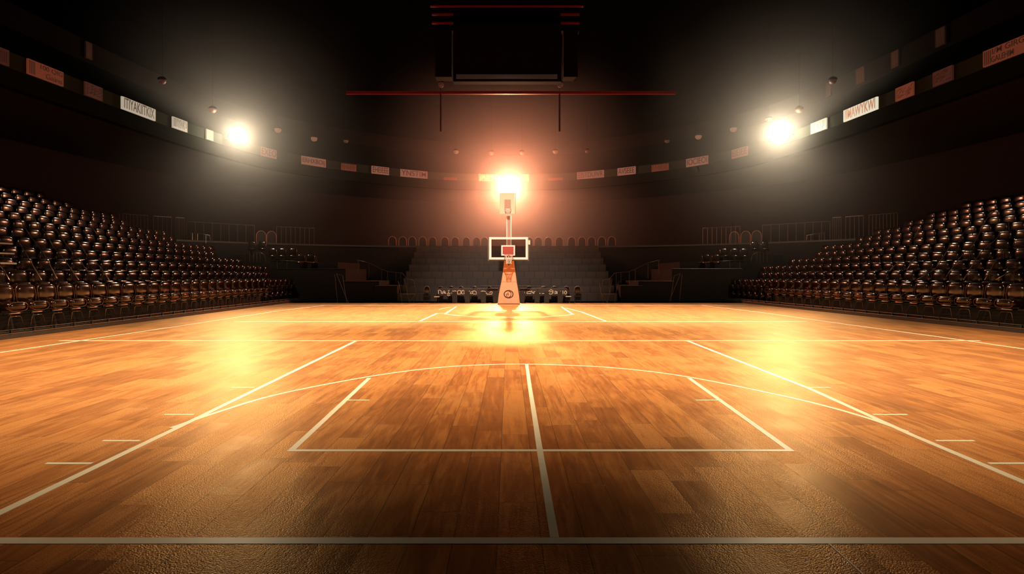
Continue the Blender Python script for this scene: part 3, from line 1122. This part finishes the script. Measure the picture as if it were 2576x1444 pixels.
for k in range(8):
    for s in (1, -1):
        mb.tube([((r_ * math.cos(2 * PI * (k + s * l * .5) / 8)) - .05, hy + r_ * math.sin(2 * PI * (k + s * l * .5) / 8), zz + dz) for l, (r_, dz) in enumerate([(.17, 0), (.12, -.12), (.08, -.25), (.10, -.36)])], .009, 4)
part(mb.xform(inv), 'upper_net', M['net'], hoop)

# ------------------------------------------------------------------ advertising panels on the ribbon
FONTS = []


def panel(px0, px1, m, text, label, group=None, tm='ink', kind='text', poly=None, z0=8.75, z1=9.29, rows=None, ink_h=.72, name='advertising_panel'):
    poly = poly or offset(RING, -.10)
    a, b = ring_at(px0, poly), ring_at(px1, poly)
    w = (b - a).length
    e = empty(name, ((a.x + b.x) / 2, (a.y + b.y) / 2, z0), math.atan2(b.y - a.y, b.x - a.x))
    h = z1 - z0
    board = part(MB().span((-w / 2, -.04, 0), (w / 2, .03, h)), 'board', M[m], e)
    part(frame(MB(), -w / 2, w / 2, 0, h, .028, -.05, -.039), 'border', M[tm] if tm == 'ink' and False else M[m], e)
    if kind == 'text' and text:
        lines_ = text.split('\n')
        n = len(lines_)
        for k, s in enumerate(lines_):
            fc = bpy.data.curves.new('lettering', 'FONT')
            fc.body = s
            fc.extrude = .004
            fc.align_x = 'CENTER'
            fc.align_y = 'CENTER'
            fc.offset = .004
            fo = bpy.data.objects.new('lettering', fc)
            fo.data.materials.append(M[tm])
            COL.objects.link(fo)
            fo.parent = e
            hh = h / n
            fo.rotation_euler = (PI / 2, 0, 0)
            x0, x1 = rows[k] if rows else (-.45, .45)
            fo.location = ((x0 + x1) / 2 * w, -.052, h - hh * (k + .5))
            FONTS.append((fo, (x1 - x0) * w, hh * ink_h))
    if kind in ('bars', 'scratch') or (kind == 'text' and rows):
        mb = MB()
        rnd = random.Random(int(px0))
        if kind == 'scratch':
            for q in range(46):
                x, z = rnd.uniform(-.44, .44) * w, rnd.uniform(.08, .8) * h
                l = rnd.uniform(.05, .16)
                mb.tube([(x, -.046, z), (x + l * .7, -.046, min(z + l * .5, h * .94))], .006, 4)
        elif kind == 'bars':
            for q in range(5):
                x = (-.3 + .15 * q) * w
                mb.span((x - .012, -.048, h * .15), (x + .012, -.041, h * .85))
        else:
            for q in range(4):
                x = (-.47 + .045 * q) * w
                mb.span((x, -.048, .04), (x + .02 * w, -.041, h - .04))
        part(mb, 'printed_mark', M[tm], e)
    tag(e, label, 'sign', group)
    return e


GR = 'panels on the ribbon board'
panel(-14, 20, 'lit_rust2', '', 'dark sign with upright bars cut by the left picture edge', GR, kind='bars')
panel(68, 157, 'lit_rust', '100 QIG\nGains', 'rust red sign reading 100 QIG on the left ribbon', GR, rows=[(-.18, .46), (-.02, .46)])
panel(212, 255.5, 'lit_rust2', '', 'square dark red scratched sign between two grey lengths on the left ribbon', GR, kind='scratch')
panel(305, 389, 'lit_cream', 'ITIYAKIITKIX', 'bright cream sign with tall lettering on the left ribbon', GR, ink_h=.82)
panel(433, 469.5, 'lit_cream', 'IIBYNO', 'small cream lettered sign next before the left lamp', GR, ink_h=.8)
panel(518, 535, 'lit_cream', '', 'tiny blank pale sign right beside the left lamp', GR, kind='none')
panel(655, 694.5, 'lit_rose', 'EXEO', 'rosy sign reading EXEO just past the left lamp', GR)
panel(757, 819, 'lit_rose', 'ERHXBOIJ', 'rosy sign reading ERHXBOIJ left of the hoop', GR)
panel(858.5, 895.5, 'lit_rust', 'EHAEIIE', 'small brown sign reading EHAEIIE on the ribbon', GR, z1=9.2)
panel(934.6, 978, 'lit_rose', 'EHEIEEE', 'rosy sign reading EHEIEEE joined to a grey slab', GR)
panel(1006.5, 1075, 'lit_rose', 'YNSTIM', 'rosy sign reading YNSTIM, nearest sign on that side before the glow', GR)
panel(1204, 1260, 'lit_yellow', 'JRIPSD', 'glowing yellow lettered sign left of the middle lamp', GR, tm='tan')
panel(1294.5, 1331, 'lit_yellow', '', 'glowing yellow blank sign right of the middle lamp', GR, kind='none')
panel(1116, 1150, 'lit_rust', '', 'faint red blank sign left of the yellow pair', GR, kind='none', z1=8.95)
panel(1379, 1416, 'lit_rust', '', 'faint red blank sign right of the yellow pair', GR, kind='none', z1=8.95)
panel(1452, 1520, 'lit_rose', 'EISTDUIVR', 'rosy sign reading EISTDUIVR on the ribbon', GR)
panel(1554, 1599, 'lit_rose', 'AVSEEE', 'rosy sign reading AVSEEE on the ribbon', GR)
panel(1640, 1682, 'lit_rust', 'EHIEIE', 'small brown sign reading EHIEIE on the ribbon', GR, z1=9.2)
panel(1727, 1782.5, 'lit_rose', 'IOCIEOI', 'rosy sign reading IOCIEOI on the ribbon', GR)
panel(1842, 1881, 'lit_rose', 'EIEIEE', 'rosy sign reading EIEIEE just before the right lamp', GR)
panel(2041, 2080, 'lit_white', 'ITAXIL', 'small bright white sign beside the right lamp', GR, tm='tan')
panel(2124, 2208.5, 'lit_white', 'IIMAWYKWI', 'large bright white sign with tall lettering on the right ribbon', GR, tm='tan', ink_h=.85)
panel(2255, 2299, 'lit_rust', '', 'square rust scratched sign on the right ribbon, nearer the lamp', GR, kind='scratch')
panel(2349, 2398, 'lit_rust2', '', 'dark scratched sign on the right ribbon beside the lettered rust sign', GR, kind='scratch')
panel(2476, 2590, 'lit_rust', 'I/M GIRG\nGALEHIM', 'rust red sign reading I/M GIRG cut by the right picture edge', GR, rows=[(-.28, .42), (-.30, .20)])
up2 = offset(RING, 2.42)
for n, (x0, x1) in enumerate(((2079, 2092), (2154, 2176), (2243, 2262), (2355, 2379))):
    panel(x0, x1, 'lit_upper', '', 'dim barred sign on the high band, %s from the right lamp' % ORD[n], 'dim signs on the high band', kind='bars', poly=up2, z0=11.4, z1=12.15)
panel(214, 230, 'lit_upper', '', 'dim barred sign on the high band above the left ribbon', 'dim signs on the high band', kind='bars', poly=up2, z0=11.4, z1=12.15)
# plain slabs
for x0, x1, lab in ((694.5, 757, 'plain grey green slab between the EXEO and ERHXBOIJ signs'), (978, 1006.5, 'plain grey slab between the EHEIEEE and YNSTIM signs'),
                    (1520, 1554, 'plain grey slab between the EISTDUIVR and AVSEEE signs'), (1782.5, 1842, 'plain grey green slab between the IOCIEOI and EIEIEE signs')):
    a, b = ring_at(x0, offset(RING, -.10)), ring_at(x1, offset(RING, -.10))
    w = (b - a).length
    o = MB().span((-w / 2, -.03, 0), (w / 2, .03, .53)).build('plain_slab', lit_slab if False else M['strip'], None, False, ((a.x + b.x) / 2, (a.y + b.y) / 2, 8.755))
    o.rotation_euler = (0, 0, math.atan2(b.y - a.y, b.x - a.x))
    tag(o, lab, 'slab', 'plain slabs of the ribbon board')

# ------------------------------------------------------------------ small round lamps hanging in a ring
bulbs = [(408, 200, 0), (535, 273, 1), (699, 324, 2), (790, 346, 2), (870, 352, 0), (1147, 379, 2), (1236, 382, 2), (1313, 382, 2), (1397, 379, 2), (1477, 378, 0),
         (1678, 352, 0), (1757, 341, 2), (1845, 322, 2), (1934, 297, 1), (2011, 273, 1), (2095, 200, 0)]
bpr = {}
inner = offset(RING, -.3)
for n, (px, py, br) in enumerate(bulbs):
    p = ring_at(px, inner)
    Y = min(p.y, 45.4)
    P = at(px, py, Y)
    e = empty('ring_lamp', P)
    ht = 15.9 - P.z
    part(MB().lathe([(.02, .13), (.10, .12), (.19, .05), (.20, 0), (.17, -.04)], n=14), 'lamp_shade', M['housing'], e, True)
    part(MB().pillow((0, 0, -.07), (.17 + .02 * br, .17 + .02 * br, .15 + .02 * br), 1, 1, 14, 9), 'bulb', M['bulb' if br else 'bulb_dim'], e, True)
    part(MB().tube([(0, 0, .12), (0, 0, ht)], .006, 4), 'rod', M['housing'], e)
    k = n if n < 8 else 15 - n
    tag(e, 'small round %s lamp hanging above the ribbon, %s from the hoop on the %s' % ('orange' if br else 'faint', ORD[7 - k], 'left' if n < 8 else 'right'), 'lamp', 'small round lamps of the hanging ring')

# ------------------------------------------------------------------ dark truss and scoreboard at the roof
TYY = 30.0
e = empty('roof_truss', (0, TYY, at(0, 232, TYY).z))
inv = Matrix.Translation(-e.location)
a, b = at(870, 236, TYY), at(1700, 229, TYY)
part(MB().span((a.x, TYY, a.z), (b.x, TYY + .15, b.z)).xform(inv), 'beam', M['red_led'], e)
for px in (1108, 1408):
    c = at(px, 232, TYY)
    d = at(px, 330, TYY)
    part(MB().tube([(c.x, TYY + .07, d.z), (c.x, TYY + .07, c.z)], .05, 6).xform(inv), 'drop_pole', M['truss'], e)
    part(MB().tube([(c.x, TYY + .07, c.z), (c.x, TYY + .07, 15.9)], .012, 6).xform(inv), 'hanger', M['housing'], e)
tag(e, 'long dim red beam hanging across the roof', 'truss')
for px in (1109.5, 1409.5):
    P = at(px, 213, 29.8)
    e = empty('truss_lamp', P)
    part(MB().pillow((0, 0, 0), (.15, .15, .15), 1, 1, 14, 9), 'bulb', M['bulb_dim'], e, True)
    part(MB().lathe([(.03, .22), (.12, .16), (.12, .10)], n=12), 'lamp_shade', M['housing'], e)
    part(MB().tube([(0, 0, .18), (0, 0, 15.9 - P.z)], .012, 5), 'rod', M['housing'], e)
    tag(e, 'faint round lamp above the %s drop pole of the red beam' % ('left' if px < 1200 else 'right'), 'lamp', 'faint lamps above the red beam')
SY = 26.5
e = empty('hanging_scoreboard', (0, SY, at(0, 200, SY).z))
inv = Matrix.Translation(-e.location)
a, b = at(1140, 205, SY), at(1412, 60, SY)
part(MB().span((a.x, SY, a.z), (b.x, SY + .45, b.z)).xform(inv), 'screen_body', M['housing'], e)
a, b = at(1148, 198.5, SY), at(1402, 188, SY)
part(MB().span((a.x, SY - .06, a.z), (b.x, SY - .005, b.z)).xform(inv), 'lower_display_bar', M['grey_led'], e)
for x0, x1 in ((1092, 1134), (1420, 1456)):
    a, b = at(x0, 186, SY), at(x1, 66, SY)
    part(MB().span((a.x, SY + .4, a.z), (b.x, SY + 1., b.z)).xform(inv), 'side_column', M['housing'], e)
    for y in (28, 50):
        c, d = at(x0 - 8, y + 2, SY), at(x1 + 4, y - 2, SY)
        part(MB().span((c.x, SY + .3, c.z), (d.x, SY + .4, d.z)).xform(inv), 'red_bar', M['red_led'], e)
c, d = at(1080, 9, SY), at(1470, 5.5, SY)
part(MB().span((c.x, SY + .3, c.z), (d.x, SY + .4, d.z)).xform(inv), 'red_bar', M['red_led'], e)
part(MB().span((-3.2, SY + .5, at(0, 66, SY).z), (3.2, SY + .9, 15.9)).xform(inv), 'roof_mount', M['housing'], e)
tag(e, 'dark hanging scoreboard with faint red bars at the roof', 'scoreboard')


# ------------------------------------------------------------------ floodlights and haze
def haze(name, c, R, dens, power, label, col=(1, 1, 1), aniso=0.):
    mb = MB()
    bmesh.ops.create_icosphere(mb.bm, subdivisions=3, radius=R)
    m = bpy.data.materials.new(name)
    m.use_nodes = True
    nt = m.node_tree
    nt.nodes.clear()
    out = nt.nodes.new('ShaderNodeOutputMaterial')
    vs = nt.nodes.new('ShaderNodeVolumeScatter')
    vs.inputs['Color'].default_value = (*col, 1)
    vs.inputs['Anisotropy'].default_value = aniso
    tc = nt.nodes.new('ShaderNodeTexCoord')
    ln = nt.nodes.new('ShaderNodeVectorMath')
    ln.operation = 'LENGTH'
    nt.links.new(tc.outputs['Object'], ln.inputs[0])
    mr = nt.nodes.new('ShaderNodeMapRange')
    mr.inputs['From Min'].default_value = 0
    mr.inputs['From Max'].default_value = R * .97
    mr.inputs['To Min'].default_value = 1
    mr.inputs['To Max'].default_value = 0
    nt.links.new(ln.outputs['Value'], mr.inputs['Value'])
    pw = nt.nodes.new('ShaderNodeMath')
    pw.operation = 'POWER'
    pw.inputs[1].default_value = power
    nt.links.new(mr.outputs[0], pw.inputs[0])
    mu = nt.nodes.new('ShaderNodeMath')
    mu.operation = 'MULTIPLY'
    mu.inputs[1].default_value = dens
    nt.links.new(pw.outputs[0], mu.inputs[0])
    nt.links.new(mu.outputs[0], vs.inputs['Density'])
    nt.links.new(vs.outputs[0], out.inputs['Volume'])
    o = mb.build(name, m, None, False, c)
    tag(o, label, 'haze', None, 'stuff')
    return o


def lamp(kind, name, loc, energy, col, radius=.3, aim=None, size=None, blend=1.):
    l = bpy.data.lights.new(name, kind)
    l.energy = energy
    l.color = col
    l.shadow_soft_size = radius
    if kind == 'SPOT':
        l.spot_size = math.radians(size)
        l.spot_blend = blend
    o = bpy.data.objects.new(name, l)
    o.location = loc
    if aim is not None:
        o.rotation_euler = (Vector(aim) - Vector(loc)).to_track_quat('-Z', 'Y').to_euler()
    COL.objects.link(o)
    return o


def floodlight(P, col, lens, label, pt_w, spot_w, aim, size, r=.26):
    d = (Vector(aim) - P)
    rz = math.atan2(d.y, d.x) + PI / 2           # lens faces -y
    e = empty('floodlight', P, rz)
    part(MB().lathe([(.10, .34), (.20, .30), (r + .04, .12), (r + .06, .02), (r + .06, 0)], n=24, axis='Y'), 'housing', M['housing'], e, True)
    part(MB().lathe([(r, .01), (r * .85, -.06), (r * .45, -.10), (.02, -.115)], n=24, axis='Y'), 'lens', M[lens], e, True)
    part(MB().tube([(-r - .08, .1, 0), (-r - .08, .38, -.02), (r + .08, .38, -.02), (r + .08, .1, 0)], .02, 6).tube([(0, .38, -.02), (0, .9, -.02)], .03, 6), 'bracket', M['housing'], e)
    tag(e, label, 'floodlight', 'three bright floodlights of the ribbon')
    f = P + Vector((d.x, d.y, 0)).normalized() * .75
    lamp('POINT', 'floodlight_glow', f, pt_w, col, .28)
    if spot_w:
        lamp('SPOT', 'floodlight_beam', f, spot_w, BEAM if col is not ORANGE else (1., .62, .28), .30, aim, size)
    return e


CREAM = (1., .80, .54)
ORANGE = (1., .31, .155)
BEAM = (1., .70, .36)
PL = Vector((-15.15, 32.85, H + 345 * 32.85 / F))
PR = Vector((14.68, 31.7, H + 352 * 31.7 / F))
PC = Vector((0, 45.1, H + 217 * 45.1 / F))
floodlight(PL, CREAM, 'lens', 'blazing cream floodlight on the left curve of the ribbon', 1500, 1500, (1, 14.5, 0), 84)
floodlight(PR, CREAM, 'lens', 'blazing cream floodlight on the right curve of the ribbon', 1650, 1600, (-1, 14.5, 0), 84)
floodlight(PC, ORANGE, 'lens_orange', 'blazing orange floodlight above the hoop in the middle', 6600, 13000, (0, 13, 0), 60)
haze('haze', PL + Vector((0, -.4, 0)), 10.5, .060, 2.9, 'pale haze glowing around the left floodlight')
haze('haze.001', PR + Vector((0, -.4, 0)), 10.5, .070, 2.9, 'pale haze glowing around the right floodlight')
haze('haze.002', PC + Vector((0, -.4, 0)), 13.5, .076, 2.2, 'orange haze glowing around the middle floodlight')

# added floodlights, unseen above the frame, brightening the court and the hoop front
for n, (x, y, w, aim, size, lab) in enumerate(((-6.2, 12.4, 31000, (-6.2, 13.1, 0), 77, 'near the camera, to the left'), (6.4, 12.4, 31000, (6.4, 13.1, 0), 77, 'near the camera, to the right'),
                                               (-5.6, 25.5, 40000, (-5.6, 25.5, 0), 66, 'over the far court, to the left'), (6.0, 25.5, 40000, (6.0, 25.5, 0), 66, 'over the far court, to the right'),
                                               (0, 12, 31000, (0, 31.5, 3.4), 28, 'aimed at the hoop'))):
    P = Vector((x, y, 14.6))
    e = empty('added_floodlight', P)
    part(MB().box((0, 0, .25), (.6, .4, .3), 0, .04), 'housing', M['housing'], e)
    part(MB().tube([(0, 0, .35), (0, 0, 1.3)], .03, 6), 'stem', M['housing'], e)
    tag(e, 'added unseen ceiling floodlight %s' % lab, 'floodlight')
    lamp('SPOT', 'added_fill_beam', P + Vector((0, 0, -.05)), w, (1., .68, .37) if n < 4 else (1., .84, .66), .3, aim, size, 1.)

# fit the lettering to its boards
bpy.context.view_layer.update()
for fo, w, h in FONTS:
    d = fo.dimensions
    if d.x > 0 and d.y > 0:
        fo.scale = (w / d.x, h / d.y, 1)
# lettering becomes plain meshes
bpy.context.view_layer.update()
dg = bpy.context.evaluated_depsgraph_get()
for fo, w, h in FONTS:
    me = bpy.data.meshes.new_from_object(fo.evaluated_get(dg))
    par, mtx, sc_ = fo.parent, fo.location.copy(), fo.scale.copy()
    rot, m_ = fo.rotation_euler.copy(), fo.data.materials[0]
    bpy.data.objects.remove(fo)
    no = bpy.data.objects.new('lettering', me)
    if not me.materials:
        me.materials.append(m_)
    COL.objects.link(no)
    no.parent, no.location, no.scale, no.rotation_euler = par, mtx, sc_, rot

# ------------------------------------------------------------------ world, camera, view
wd = bpy.data.worlds.new('World')
scene.world = wd
wd.use_nodes = True
wd.node_tree.nodes['Background'].inputs[0].default_value = (0, 0, 0, 1)
wd.node_tree.nodes['Background'].inputs[1].default_value = 0
cam = bpy.data.cameras.new('camera')
co = bpy.data.objects.new('camera', cam)
COL.objects.link(co)
co.location = (0, 0, H)
co.rotation_euler = (PI / 2, 0, 0)
cam.sensor_width = 36
cam.lens = 36 * F / 2576
cam.shift_x = (1288 - PX0) / 2576
cam.shift_y = -(722 - PY0) / 2576
cam.clip_end = 300
scene.camera = co
scene.view_settings.view_transform = 'Standard'
scene.view_settings.look = 'None'
scene.view_settings.gamma = 1
scene.view_settings.exposure = 0
scene.view_settings.use_curve_mapping = False
cy = scene.cycles
cy.max_bounces = 5
cy.diffuse_bounces = 2
cy.glossy_bounces = 3
cy.volume_bounces = 0
cy.transparent_max_bounces = 8
cy.sample_clamp_indirect = 2
cy.use_denoising = True
cy.use_adaptive_sampling = True
cy.adaptive_threshold = .05
cy.adaptive_min_samples = 16
cy.volume_step_rate = 1.5
cy.volume_max_steps = 20
